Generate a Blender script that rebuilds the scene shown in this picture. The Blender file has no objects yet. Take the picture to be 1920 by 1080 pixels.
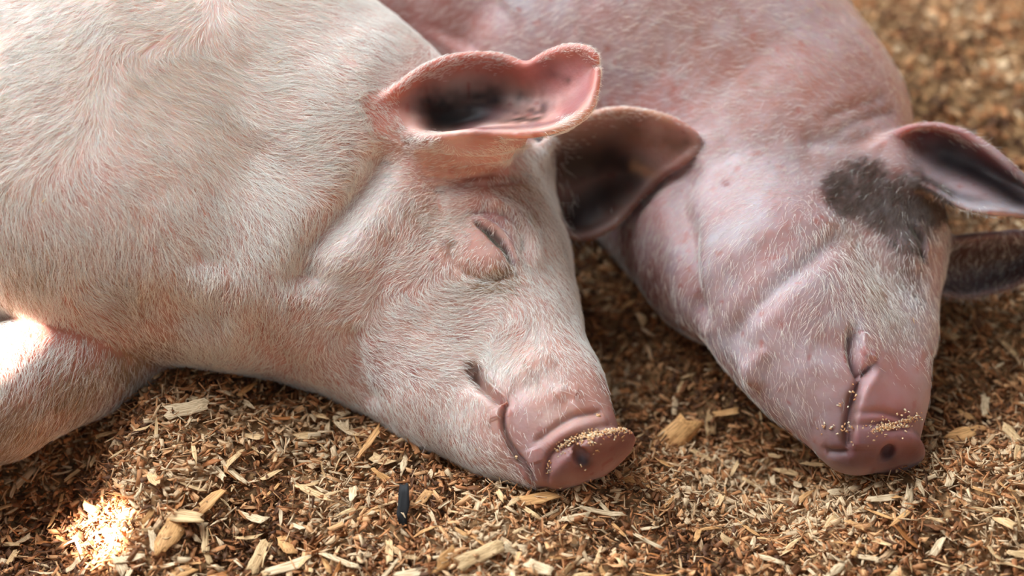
import bpy, bmesh, math, random
import numpy as np
from mathutils import Vector, Matrix
from mathutils.bvhtree import BVHTree

rng = np.random.default_rng(11)
random.seed(11)
S = bpy.context.scene
COL = S.collection

# ------------------------------------------------------------------ camera
PITCH = math.radians(42)
DIST = 1.40
FPX = 1920 * 50 / 36.0
sP, cP = math.sin(PITCH), math.cos(PITCH)
CAM = np.array([0.0, -DIST * cP, DIST * sP])
R_ = np.array([1.0, 0, 0])
F_ = np.array([0, cP, -sP])
U_ = np.array([0, sP, cP])
cam_d = bpy.data.cameras.new('camera')
cam_d.lens, cam_d.sensor_width, cam_d.clip_start = 50, 36, 0.02
cam_d.dof.use_dof = True
cam_d.dof.focus_distance = 1.195
cam_d.dof.aperture_fstop = 1.8
cam = bpy.data.objects.new('camera', cam_d)
cam.location = CAM
cam.rotation_euler = (math.pi / 2 - PITCH, 0, 0)
COL.objects.link(cam)
S.camera = cam

# ------------------------------------------------------------------ world, lights, exposure
w = bpy.data.worlds.new('sky')
S.world = w
w.use_nodes = True
wn = w.node_tree.nodes
wn['Background'].inputs[0].default_value = (0.90, 0.96, 1.0, 1)
wn['Background'].inputs[1].default_value = 0.27
def area(name, loc, target, size, power, color):
    d = bpy.data.lights.new(name, 'AREA')
    d.shape, d.size, d.energy, d.color = 'SQUARE', size, power, color
    o = bpy.data.objects.new(name, d)
    o.location = loc
    o.rotation_euler = (Vector(target) - Vector(loc)).to_track_quat('-Z', 'Y').to_euler()
    COL.objects.link(o)
    return o
area('open_barn_side', (-1.30, 0.85, 2.00), (-0.15, 0.05, 0.1), 2.2, 175, (0.82, 0.92, 1.0))
SUN_DIR = np.array([-0.66, -0.40, 0.76])
SUN_DIR /= np.linalg.norm(SUN_DIR)
sd = bpy.data.lights.new('sun', 'SUN')
sd.energy, sd.color, sd.angle = 110, (1.0, 0.93, 0.84), math.radians(0.4)
so = bpy.data.objects.new('sun', sd)
so.rotation_euler = Vector(-SUN_DIR).to_track_quat('-Z', 'Y').to_euler()
COL.objects.link(so)
S.view_settings.view_transform = 'Standard'
S.view_settings.look = 'None'
S.view_settings.gamma = 1
S.view_settings.use_curve_mapping = False
S.view_settings.exposure = 0.16

# ------------------------------------------------------------------ helpers
def ray(px, py):
    return F_ + (px - 960) / FPX * R_ - (py - 540) / FPX * U_
def W(px, py, z):                      # world point seen at a pixel, at height z
    d = ray(px, py)
    return CAM + d * ((CAM[2] - z) / -d[2])
def Wd(px, py, t):                     # the same at depth t
    return CAM + ray(px, py) * t
def proj(P):
    q = np.asarray(P, float) - CAM
    t = q @ F_
    return 960 + FPX * (q @ R_) / t, 540 - FPX * (q @ U_) / t, t
def unit(v):
    v = np.asarray(v, float)
    return v / np.linalg.norm(v)
def camvec(a):                         # (right, up, toward camera) -> world
    return a[0] * R_ + a[1] * U_ - a[2] * F_
def sstep(a, b, x):
    t = np.clip((x - a) / (b - a), 0, 1)
    return t * t * (3 - 2 * t)
_perm = np.random.default_rng(5).permutation(4096)
def vnoise(P, scale, seed=0):          # value noise, -1..1
    q = np.asarray(P, float) / scale + 1000.37 + seed * 17.13
    i = np.floor(q).astype(np.int64)
    f = q - i
    f = f * f * (3 - 2 * f)
    def hsh(a, b, c):
        return _perm[(_perm[(_perm[a & 4095] + b) & 4095] + c) & 4095] / 2047.5 - 1
    o = 0
    for dx in (0, 1):
        for dy in (0, 1):
            for dz in (0, 1):
                wgt = (f[:, 0] if dx else 1 - f[:, 0]) * (f[:, 1] if dy else 1 - f[:, 1]) * (f[:, 2] if dz else 1 - f[:, 2])
                o = o + wgt * hsh(i[:, 0] + dx, i[:, 1] + dy, i[:, 2] + dz)
    return o
def link(name, data, parent=None, **props):
    o = bpy.data.objects.new(name, data)
    COL.objects.link(o)
    if parent is not None:
        o.parent = parent
    for k, v in props.items():
        o[k] = v
    return o
def mesh_np(name, V, F):
    me = bpy.data.meshes.new(name)
    V = np.asarray(V, np.float32); F = np.asarray(F, np.int32)
    n, k = F.shape
    me.vertices.add(len(V)); me.vertices.foreach_set('co', V.ravel())
    me.loops.add(n * k); me.loops.foreach_set('vertex_index', F.ravel())
    me.polygons.add(n)
    me.polygons.foreach_set('loop_start', np.arange(0, n * k, k, dtype=np.int32))
    me.update(calc_edges=True)
    return me
def smooth(me):
    me.polygons.foreach_set('use_smooth', np.ones(len(me.polygons), bool))
def color_attr(me, c, name='Col'):
    a = me.attributes.new(name, 'FLOAT_COLOR', 'POINT')
    a.data.foreach_set('color', np.concatenate([c, np.ones((len(c), 1))], 1).astype(np.float32).ravel())

# ------------------------------------------------------------------ materials
def new_mat(name):
    m = bpy.data.materials.new(name)
    m.use_nodes = True
    nt = m.node_tree
    return m, nt, nt.nodes['Principled BSDF']
def node(nt, kind, **kw):
    n = nt.nodes.new(kind)
    for k, v in kw.items():
        setattr(n, k, v)
    return n
def skin_mat(name):
    m, nt, b = new_mat(name)
    L = nt.links
    at = node(nt, 'ShaderNodeAttribute', attribute_name='Col')
    geo = node(nt, 'ShaderNodeTexCoord')
    n1 = node(nt, 'ShaderNodeTexNoise'); n1.inputs['Scale'].default_value = 260; n1.inputs['Detail'].default_value = 4
    n2 = node(nt, 'ShaderNodeTexNoise'); n2.inputs['Scale'].default_value = 45; n2.inputs['Detail'].default_value = 3
    for n in (n1, n2): L.new(geo.outputs['Object'], n.inputs['Vector'])
    mx = node(nt, 'ShaderNodeMix', data_type='RGBA', blend_type='MULTIPLY')
    mx.inputs['Factor'].default_value = 0.55
    r = node(nt, 'ShaderNodeValToRGB')
    r.color_ramp.elements[0].position, r.color_ramp.elements[0].color = 0.35, (0.86, 0.62, 0.54, 1)
    r.color_ramp.elements[1].position, r.color_ramp.elements[1].color = 0.60, (1, 1, 1, 1)
    L.new(n2.outputs['Fac'], r.inputs['Fac'])
    L.new(at.outputs['Color'], mx.inputs['A']); L.new(r.outputs['Color'], mx.inputs['B'])
    L.new(mx.outputs['Result'], b.inputs['Base Color'])
    b.inputs['Roughness'].default_value = 0.5
    b.inputs['Specular IOR Level'].default_value = 0.35
    b.inputs['Subsurface Weight'].default_value = 0.55
    b.inputs['Subsurface Radius'].default_value = (1.0, 0.32, 0.18)
    b.inputs['Subsurface Scale'].default_value = 0.011
    bp = node(nt, 'ShaderNodeBump'); bp.inputs['Strength'].default_value = 0.35; bp.inputs['Distance'].default_value = 0.0012
    L.new(n1.outputs['Fac'], bp.inputs['Height']); L.new(bp.outputs['Normal'], b.inputs['Normal'])
    return m
def hair_mat(name, col):
    m, nt, b = new_mat(name)
    L = nt.links
    inf = node(nt, 'ShaderNodeHairInfo')
    r = node(nt, 'ShaderNodeValToRGB')
    r.color_ramp.elements[0].color = (*[c * 0.72 for c in col], 1)
    r.color_ramp.elements[1].color = (*[min(1, c * 1.1) for c in col], 1)
    L.new(inf.outputs['Random'], r.inputs['Fac'])
    L.new(r.outputs['Color'], b.inputs['Base Color'])
    b.inputs['Roughness'].default_value = 0.42
    b.inputs['Specular IOR Level'].default_value = 0.5
    return m
def wood_mat(name, obj_color):
    m, nt, b = new_mat(name)
    L = nt.links
    if obj_color:
        src = node(nt, 'ShaderNodeObjectInfo').outputs['Color']
        vec = node(nt, 'ShaderNodeTexCoord').outputs['Object']
    else:
        src = node(nt, 'ShaderNodeAttribute', attribute_name='Col').outputs['Color']
        vec = node(nt, 'ShaderNodeAttribute', attribute_name='Grain').outputs['Vector']
    mp = node(nt, 'ShaderNodeMapping')
    mp.inputs['Scale'].default_value = (2.2, 34, 34)
    n = node(nt, 'ShaderNodeTexNoise'); n.inputs['Scale'].default_value = 1.0; n.inputs['Detail'].default_value = 4
    L.new(vec, mp.inputs['Vector']); L.new(mp.outputs['Vector'], n.inputs['Vector'])
    r = node(nt, 'ShaderNodeValToRGB')
    r.color_ramp.elements[0].position, r.color_ramp.elements[0].color = 0.38, (0.50, 0.40, 0.31, 1)
    r.color_ramp.elements[1].position, r.color_ramp.elements[1].color = 0.58, (1, 1, 1, 1)
    L.new(n.outputs['Fac'], r.inputs['Fac'])
    mx = node(nt, 'ShaderNodeMix', data_type='RGBA', blend_type='MULTIPLY'); mx.inputs['Factor'].default_value = 0.85
    L.new(src, mx.inputs['A']); L.new(r.outputs['Color'], mx.inputs['B'])
    L.new(mx.outputs['Result'], b.inputs['Base Color'])
    b.inputs['Roughness'].default_value = 0.65
    b.inputs['Specular IOR Level'].default_value = 0.3
    return m
M_SKIN = skin_mat('pig_skin')
M_HAIR = hair_mat('pale_bristle', (0.90, 0.85, 0.77))
M_LASH = hair_mat('dark_lash', (0.13, 0.11, 0.07))
M_CHIP = wood_mat('shaving_wood', False)
M_CHIPO = wood_mat('single_shaving_wood', True)

# ------------------------------------------------------------------ signed distance modelling of the pigs
class SDF:
    def __init__(self):
        self.ops = []
    def cone(self, a, ra, b, rb, k=0.03, frame=None, q=1.0):      # sphere-swept segment, optionally flattened sideways
        self.ops.append(('c', np.array(a), ra, np.array(b), rb, k, frame, q))
    def chain(self, pts, k=0.03, frame=None, q=1.0):
        for (a, ra), (b, rb) in zip(pts, pts[1:]):
            self.cone(a, ra, b, rb, k, frame, q)
    def ell(self, c, radii, axes, k=0.02, sub=False):
        self.ops.append(('e', np.array(c), np.array(radii), np.array(axes), k, sub))
    def shell(self, V, Fq, thick, k=0.01):
        V = np.asarray(V)
        tree = BVHTree.FromPolygons([tuple(v) for v in V], [tuple(f) for f in Fq])
        self.ops.append(('s', tree, V.min(0), V.max(0), thick, k))
    def __call__(self, P):
        d = None
        for op in self.ops:
            if op[0] == 'c':
                _, a, ra, b, rb, k, fr, q = op
                X = P - a; ab = b - a
                if fr is not None and q != 1.0:
                    X = X + np.outer(X @ fr, fr) * (1 / q - 1)
                    ab = ab + (ab @ fr) * fr * (1 / q - 1)
                t = np.clip(X @ ab / max(ab @ ab, 1e-12), 0, 1)
                e = X - t[:, None] * ab
                v = (np.sqrt(np.einsum('ij,ij->i', e, e)) - (ra + (rb - ra) * t)) * min(1, q)
                sub = False
            elif op[0] == 'e':
                _, c, rad, ax, k, sub = op
                L = (P - c) @ ax.T
                k0 = np.sqrt(((L / rad) ** 2).sum(1)); k1 = np.sqrt(((L / rad ** 2) ** 2).sum(1)) + 1e-9
                v = k0 * (k0 - 1) / k1
            else:
                _, tree, lo, hi, th, k = op
                sub = False
                m = 0.02
                g = np.maximum(0, np.maximum(lo - P, P - hi))
                v = np.maximum(0.018, np.sqrt((g * g).sum(1)) - 0.003)
                idx = np.nonzero(((P > lo - m) & (P < hi + m)).all(1))[0]
                fn = tree.find_nearest
                for i in idx:
                    r = fn(P[i], 0.022)
                    if r[0] is not None:
                        v[i] = r[3] - th
            if d is None:
                d = v
            elif sub:
                h = np.clip(0.5 - 0.5 * (d + v) / k, 0, 1)
                d = d * (1 - h) - v * h + k * h * (1 - h)
            else:
                h = np.clip(0.5 + 0.5 * (d - v) / k, 0, 1)
                d = d * (1 - h) + v * h - k * h * (1 - h)
        return d

def surface_net(sdf, lo, hi, vox):
    lo = np.array(lo); hi = np.array(hi)
    B = 4
    nb = np.ceil((hi - lo) / (vox * B)).astype(int)
    ax = [lo[i] + np.arange(nb[i] + 1) * vox * B for i in range(3)]
    G = np.stack(np.meshgrid(*ax, indexing='ij'), -1).reshape(-1, 3)
    dc = np.concatenate([sdf(g) for g in np.array_split(G, max(1, len(G) // 400000))]).reshape(nb + 1)
    n = nb * B
    D = np.repeat(np.repeat(np.repeat(dc[:-1, :-1, :-1], B, 0), B, 1), B, 2).astype(np.float32)
    near = np.argwhere(np.abs(dc[:-1, :-1, :-1] + dc[1:, 1:, 1:]) * 0.5 < vox * B * 1.9)
    off = np.stack(np.meshgrid(*[np.arange(B)] * 3, indexing='ij'), -1).reshape(-1, 3)
    I = (near[:, None, :] * B + off[None]).reshape(-1, 3)
    P = lo + I * vox
    val = np.concatenate([sdf(p) for p in np.array_split(P, max(1, len(P) // 400000))])
    D[I[:, 0], I[:, 1], I[:, 2]] = val
    D[np.abs(D) < 1e-7] = 1e-7
    sg = D < 0
    cells = np.zeros(np.array(D.shape) - 1, np.int8)
    for dx in (0, 1):
        for dy in (0, 1):
            for dz in (0, 1):
                cells += sg[dx:D.shape[0] - 1 + dx, dy:D.shape[1] - 1 + dy, dz:D.shape[2] - 1 + dz]
    act = np.argwhere((cells > 0) & (cells < 8))
    acc = np.zeros((len(act), 3)); cnt = np.zeros(len(act))
    corners = [(a, b, c) for a in (0, 1) for b in (0, 1) for c in (0, 1)]
    for c in corners:
        for axn in range(3):
            if c[axn]: continue
            e = list(c); e[axn] = 1
            a = act + c; b = act + e
            da = D[a[:, 0], a[:, 1], a[:, 2]]; db = D[b[:, 0], b[:, 1], b[:, 2]]
            x = (da < 0) != (db < 0)
            t = da[x] / (da[x] - db[x])
            p = a[x].astype(float); p[:, axn] += t
            acc[x] += p; cnt[x] += 1
    V = lo + acc / cnt[:, None] * vox
    ids = np.full(cells.shape, -1, np.int32)
    ids[act[:, 0], act[:, 1], act[:, 2]] = np.arange(len(act))
    quads = []
    for axn in range(3):
        o1, o2 = [(1, 2), (2, 0), (0, 1)][axn]
        sl0 = [slice(None)] * 3; sl1 = [slice(None)] * 3
        sl0[axn] = slice(0, -1); sl1[axn] = slice(1, None)
        ch = sg[tuple(sl0)] != sg[tuple(sl1)]
        E = np.argwhere(ch)
        ok = (E[:, o1] > 0) & (E[:, o2] > 0) & (E[:, o1] < cells.shape[o1]) & (E[:, o2] < cells.shape[o2])
        E = E[ok]
        def at(a, b):
            q = E.copy(); q[:, o1] -= a; q[:, o2] -= b
            return ids[q[:, 0], q[:, 1], q[:, 2]]
        Q = np.stack([at(1, 1), at(0, 1), at(0, 0), at(1, 0)], 1)
        ins = sg[E[:, 0], E[:, 1], E[:, 2]]
        Q[~ins] = Q[~ins][:, ::-1]
        quads.append(Q)
    Q = np.concatenate(quads)
    Q = Q[(Q >= 0).all(1)]
    return V, Q

def laplace(V, Q, it=1, lam=0.5, mask=None):
    E = np.concatenate([Q[:, [0, 1]], Q[:, [1, 2]], Q[:, [2, 3]], Q[:, [3, 0]]])
    E = np.concatenate([E, E[:, ::-1]])
    for _ in range(it):
        cnt = np.bincount(E[:, 0], minlength=len(V)).astype(float)
        m = np.stack([np.bincount(E[:, 0], V[E[:, 1], i], len(V)) for i in range(3)], 1) / np.maximum(cnt, 1)[:, None]
        s = lam if mask is None else (lam * mask)[:, None]
        V = V + s * (m - V)
    return V
def normals(V, T):
    n = np.cross(V[T[:, 1]] - V[T[:, 0]], V[T[:, 2]] - V[T[:, 0]])
    N = np.zeros_like(V)
    for i in range(3):
        for j in range(3):
            N[:, j] += np.bincount(T[:, i], n[:, j], len(V))
    return N / (np.linalg.norm(N, axis=1)[:, None] + 1e-20)
def densify(p, step=0.0012):
    out = [p[:1]]
    for a, b in zip(p, p[1:]):
        k = max(1, int(np.linalg.norm(b - a) / step))
        out.append(a + (b - a) * (np.arange(1, k + 1) / k)[:, None])
    return np.concatenate(out)
def catmull(pts, n=8):
    p = np.asarray(pts, float)
    if len(p) < 3: return p
    q = np.concatenate([[2 * p[0] - p[1]], p, [2 * p[-1] - p[-2]]])
    o = []
    for i in range(1, len(q) - 2):
        for t in np.arange(n) / n:
            a, b, c, d = q[i - 1], q[i], q[i + 1], q[i + 2]
            o.append(0.5 * (2 * b + (c - a) * t + (2 * a - 5 * b + 4 * c - d) * t * t + (3 * b - a - 3 * c + d) * t ** 3))
    o.append(q[-2])
    return np.array(o)
def poly_dist(V, L, reach):
    """distance of each vertex to polyline points L (inf beyond reach), and index of the nearest"""
    d = np.full(len(V), 1e3); k = np.zeros(len(V), int)
    idx = np.nonzero(((V > L.min(0) - reach) & (V < L.max(0) + reach)).all(1))[0]
    for ch in np.array_split(idx, max(1, len(idx) * len(L) // 4000000)):
        if len(ch) == 0: continue
        D2 = ((V[ch][:, None, :] - L[None]) ** 2).sum(2)
        j = D2.argmin(1)
        d[ch] = np.sqrt(D2[np.arange(len(ch)), j]); k[ch] = j
    return d, k

def raycast(sdf, px, py, t0=0.9, t1=2.2):
    """depth of the first hit for arrays of pixels"""
    px = np.atleast_1d(np.asarray(px, float)); py = np.atleast_1d(np.asarray(py, float))
    D = F_ + np.outer((px - 960) / FPX, R_) - np.outer((py - 540) / FPX, U_)
    t = np.full(len(px), t0)
    for _ in range(70):
        d = sdf(CAM + D * t[:, None])
        t = np.minimum(t + np.clip(d, -0.05, 0.2) * 0.8, t1)
    return t

def ear_shell(top, bot, cup, n=44, m=20, side=None):
    """ear surface between two rims [(px, py, depth)], hollowed away from the camera by cup(u) metres"""
    T = catmull(top, 10); Bm = catmull(bot, 10)
    def samp(c):
        s = np.concatenate([[0], np.cumsum(np.linalg.norm(np.diff(c[:, :2], axis=0), axis=1))]); s /= s[-1]
        u = np.linspace(0, 1, n)
        return np.stack([np.interp(u, s, c[:, i]) for i in range(3)], 1)
    T, Bm = samp(T), samp(Bm)
    V, Fq = [], []
    for i in range(n):
        u = i / (n - 1)
        for j in range(m):
            v = j / (m - 1)
            p = T[i] * (1 - v) + Bm[i] * v
            prof = (4 * v * (1 - v)) ** 0.7
            cu, sh = cup(u)
            P = Wd(p[0], p[1], p[2]) + F_ * cu * prof
            P = P + U_ * sh * prof
            V.append(P)
    for i in range(n - 1):
        for j in range(m - 1):
            a = i * m + j
            Fq.append((a, a + 1, a + m + 1, a + m))
    return np.array(V), Fq

def head_frame(n, d0, O):
    n = unit(camvec(n)); d = camvec(d0); d = unit(d - (d @ n) * n)
    s = np.cross(n, d)
    def H(px, py, c=0.0):
        r = ray(px, py)
        t = ((O + c * s - CAM) @ s) / (r @ s)
        return CAM + r * t
    return n, d, s, H

#---- near pig
near = SDF()
O1 = W(1108, 856, 0.040)
n1, d1, s1, H1 = head_frame((0.34, -0.77, 0.54), (0.91, 0.41, 0.0), O1)
AX1 = np.stack([n1, d1, s1])
near.chain([(W(-900, -60, .17), .19), (W(-400, 10, .17), .215), (W(-50, 90, .16), .20), (W(250, 220, .15), .183)], k=.06)
near.chain([(W(250, 220, .15), .183), (W(450, 215, .14), .155), (W(640, 285, .125), .125)], k=.06)
near.cone(W(300, 330, .12), .14, W(620, 470, .09), .105, k=.05)
near.cone(W(640, 300, .13), .12, H1(850, 370), .085, k=.05)
# skull, muzzle, jaw
near.chain([(H1(870, 372), .080), (H1(922, 500), .065), (H1(968, 610), .050), (H1(1036, 737), .0375), (H1(1082, 818), .0345)], k=.03, frame=s1, q=.92)
near.chain([(H1(640, 560), .088), (H1(720, 610), .072), (H1(835, 722), .050), (H1(940, 815), .030), (H1(1005, 860), .018)], k=.035, frame=s1, q=.95)
near.ell(H1(765, 520, .012), (.085, .10, .078), AX1, k=.05)
# snout disc
nd_ = unit(camvec((.44, -.72, .54))); dd_ = unit(camvec((.85, .52, 0))); AXD = np.stack([nd_, dd_, np.cross(nd_, dd_)])
near.ell(O1 + nd_ * .003, (.0115, .0405, .033), AXD, k=.006)
# right foreleg and left foreleg
near.chain([(W(60, 380, .14), .088), (W(250, 440, .12), .078), (W(430, 520, .10), .06)], k=.09)
near.chain([(W(300, 600, .045), .048), (W(150, 676, .048), .051), (W(-10, 738, .050), .056), (W(-260, 860, .04), .038), (W(-420, 940, .03), .030)], k=.008)
near.chain([(W(250, 430, .04), .06), (W(60, 560, .03), .05)], k=.04)
# hind quarters
near.chain([(W(-900, 150, .10), .12), (W(-1050, 420, .05), .06), (W(-900, 560, .03), .035)], k=.05)
nb_ = CAM + ray(1092, 862) * raycast(near, 1092, 862)[0]
c_ = (nb_ - O1) @ s1
for P_ in (nb_, nb_ - 2 * c_ * s1):
    near.ell(P_, (.013, .0062, .0075), AX1, k=.004, sub=True)
NEAR_BASE = list(near.ops)

def base_depth(ops, px, py):
    f = SDF(); f.ops = ops
    return raycast(f, px, py)
e0 = base_depth(NEAR_BASE, [860], [290])[0]
print('near ear depth', e0)
top = [(704, 206, 1.236), (745, 165, 1.228), (805, 124, 1.232), (870, 106, 1.240), (935, 106, 1.245), (985, 124, 1.243), (1015, 110, 1.238), (1050, 94, 1.230), (1095, 90, 1.220), (1117, 105, 1.215)]
bot = [(772, 272, 1.240), (800, 256, 1.216), (850, 248, 1.198), (920, 250, 1.188), (990, 252, 1.185), (1050, 240, 1.190), (1100, 208, 1.200), (1117, 165, 1.206), (1121, 130, 1.210)]
near.shell(*ear_shell(top, bot, lambda u: (.055 * (sstep(0, .22, u) * (1 - .75 * sstep(.45, .95, u))), -.004)), thick=.0038, k=.010)
near.ell(Wd(880, 268, 1.245), (.048, .020, .038), np.stack([R_, U_, F_]), k=.02)
near.ell(Wd(872, 207, 1.216), (.044, .0175, .046), np.stack([R_ * .97 + U_ * .2425, U_ * .97 - R_ * .2425, F_]), k=.008, sub=True)
near.ell(Wd(935, 200, 1.214), (.030, .016, .036), np.stack([R_, U_, F_]), k=.008, sub=True)
e1 = 1.312
top = [(1010, 290, e1 + .0), (1045, 245, e1 + .005), (1100, 217, e1), (1175, 205, e1 - .005), (1250, 221, e1 - .01), (1298, 252, e1 - .006), (1306, 268, e1 - .002)]
bot = [(1030, 390, e1 + .015), (1065, 440, e1 + .03), (1105, 442, e1 + .035), (1150, 422, e1 + .035), (1197, 374, e1 + .022), (1240, 328, e1 + .012), (1280, 302, e1 + .005), (1305, 280, e1)]
near.shell(*ear_shell(top, bot, lambda u: (.036 * (1 - .85 * sstep(.3, .8, u)), .0)), thick=.0042, k=.012)

#---- far pig
far = SDF()
O2 = W(1656, 842, 0.034)
n2, d2, s2, H2 = head_frame((-.11, -.79, .60), (.95, 0, -.25), O2)
AX2 = np.stack([n2, d2, s2])
far.chain([(W(-150, -420, .17), .18), (W(350, -260, .18), .20), (W(800, -110, .15), .20), (W(1180, 40, .12), .205)], k=.06)
far.chain([(W(1180, 40, .12), .205), (W(1440, 255, .085), .135)], k=.06)
far.chain([(W(1440, 260, .085), .13), (H2(1600, 400), .072)], k=.05)
far.chain([(W(1295, 285, .045), .135), (W(1385, 460, .055), .100)], k=.05)
far.chain([(H2(1610, 400), .072), (H2(1628, 470), .064), (H2(1655, 610), .042), (H2(1650, 730), .035), (H2(1650, 800), .034)], k=.03, frame=s2, q=.95)
far.chain([(H2(1440, 520), .085), (H2(1500, 620), .068), (H2(1550, 715), .048), (H2(1595, 790), .030), (H2(1600, 835), .020)], k=.03, frame=s2, q=.95)
far.ell(O2 + n2 * .002, (.013, .036, .034), AX2, k=.007)
far.chain([(W(950, 250, .05), .07), (W(1000, 330, .04), .05)], k=.04)
nb_ = CAM + ray(1665, 852) * raycast(far, 1665, 852)[0]
c_ = (nb_ - O2) @ s2
for P_ in (nb_, nb_ - 2 * max(c_, .008) * s2):
    far.ell(P_, (.012, .0060, .0075), AX2, k=.004, sub=True)
FAR_BASE = list(far.ops)
g0 = base_depth(FAR_BASE, [1680], [310])[0]
print('far ear depth', g0)
top = [(1648, 270, g0 + .01), (1700, 243, g0 + .012), (1745, 234, g0 + .01), (1800, 246, g0 + .0), (1860, 282, g0 - .01), (1920, 335, g0 - .015), (1985, 395, g0 - .01)]
bot = [(1690, 330, g0 - .0), (1745, 352, g0 - .02), (1800, 385, g0 - .03), (1850, 396, g0 - .035), (1905, 402, g0 - .03), (1950, 408, g0 - .02), (1990, 408, g0 - .01)]
far.shell(*ear_shell(top, bot, lambda u: (.045 * (sstep(0, .25, u) * (1 - .6 * sstep(.55, 1, u))), .012)), thick=.0042, k=.012)
g1 = 1.325
top = [(1730, 470, g1), (1800, 448, g1), (1860, 441, g1), (1930, 440, g1), (2010, 452, g1 + .01)]
bot = [(1730, 540, g1 + .012), (1800, 555, g1 + .015), (1880, 540, g1 + .015), (1950, 505, g1 + .015), (2012, 460, g1 + .015)]
far.shell(*ear_shell(top, bot, lambda u: (.02, 0)), thick=.0042, k=.012)

print('far depth', raycast(far,[1100,1170,1250,1300,1150,1200],[230,330,240,270,420,380]))
print('near depth', raycast(near,[1040,1030,1000,1060],[360,400,340,480]))


def lin(r, g, b):
    f = lambda c: (c / 255 / 12.92) if c / 255 <= 0.04045 else ((c / 255 + 0.055) / 1.055) ** 2.4
    return np.array([f(r), f(g), f(b)])

# ------------------------------------------------------------------ pig mesh: net -> local refinement -> creases -> paint
def build_body(name, sdf, vox, strokes, paint, base, fine, lo, hi, parent, mat, gain):
    V, Q = surface_net(sdf, lo, hi, vox)
    V = laplace(V, Q, 2, 0.5)
    def on_surface(px, n=8):
        c = catmull(px, n)
        t = raycast(sdf, c[:, 0], c[:, 1])
        return densify(CAM + np.stack([ray(a, b) for a, b in c]) * t[:, None])
    strokes = [(on_surface(p), *r) for p, *r in strokes]
    paint = [(on_surface(p), *r) for p, *r in paint]
    me = mesh_np(name, V, Q)
    bm = bmesh.new(); bm.from_mesh(me)
    m = np.zeros(len(V), bool)
    for p, reach in fine:
        d, _ = poly_dist(V, on_surface(p)[::3], reach); m |= d < reach
    bm.verts.ensure_lookup_table()
    es = [e for e in bm.edges if m[e.verts[0].index] and m[e.verts[1].index]]
    bmesh.ops.subdivide_edges(bm, edges=es, cuts=2, use_grid_fill=True, smooth=0.6)
    bm.to_mesh(me); bm.free()
    nv = len(me.vertices)
    V = np.empty(nv * 3); me.vertices.foreach_get('co', V); V = V.reshape(-1, 3)
    me.calc_loop_triangles()
    T = np.empty(len(me.loop_triangles) * 3, np.int32); me.loop_triangles.foreach_get('vertices', T); T = T.reshape(-1, 3)
    N = normals(V, T)
    for L, kind, wd, dp in strokes:
        d, k = poly_dist(V, L, wd * 3)
        g = np.exp(-(d / wd) ** 2)
        tail = np.minimum(1, np.minimum(k + 1, len(L) - k) / max(3, 0.12 * len(L))) if len(L) > 6 else 1
        if kind == 'g':
            h = dp * g * tail
        elif kind == 'dot':
            h = dp * g
        else:                                    # 'lip': raised on the right-hand side of the stroke's run, falling off with distance
            tg = np.gradient(L, axis=0); tg /= np.linalg.norm(tg, axis=1)[:, None] + 1e-9
            sd = np.einsum('ij,ij->i', V - L[k], np.cross(tg[k], F_))
            sd = -sd * (1 if kind == 'lip' else -1)
            h = dp * sstep(-.0006, .0022, sd) * np.exp(-np.maximum(sd, 0) / wd) * np.exp(-(np.maximum(d - abs(sd), 0) / wd) ** 2) * tail * (d < wd * 3)
        V = V + N * h[:, None]
    h = vnoise(V, .05, 1) * .0016 + vnoise(V, .014, 2) * .0005
    V = V + N * h[:, None]
    me.vertices.foreach_set('co', V.astype(np.float32).ravel()); me.update()
    N = normals(V, T)
    c = base(V, N)
    px, py, _ = proj(V)
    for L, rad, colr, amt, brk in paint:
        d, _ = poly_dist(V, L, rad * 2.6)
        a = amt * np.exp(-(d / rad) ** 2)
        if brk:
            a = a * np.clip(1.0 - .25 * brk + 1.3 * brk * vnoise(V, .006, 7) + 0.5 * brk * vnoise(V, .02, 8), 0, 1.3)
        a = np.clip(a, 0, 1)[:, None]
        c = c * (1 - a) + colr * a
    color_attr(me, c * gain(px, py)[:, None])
    smooth(me)
    me.materials.append(mat)
    o = link(name, me, parent)
    return o, V, T, N

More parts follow.
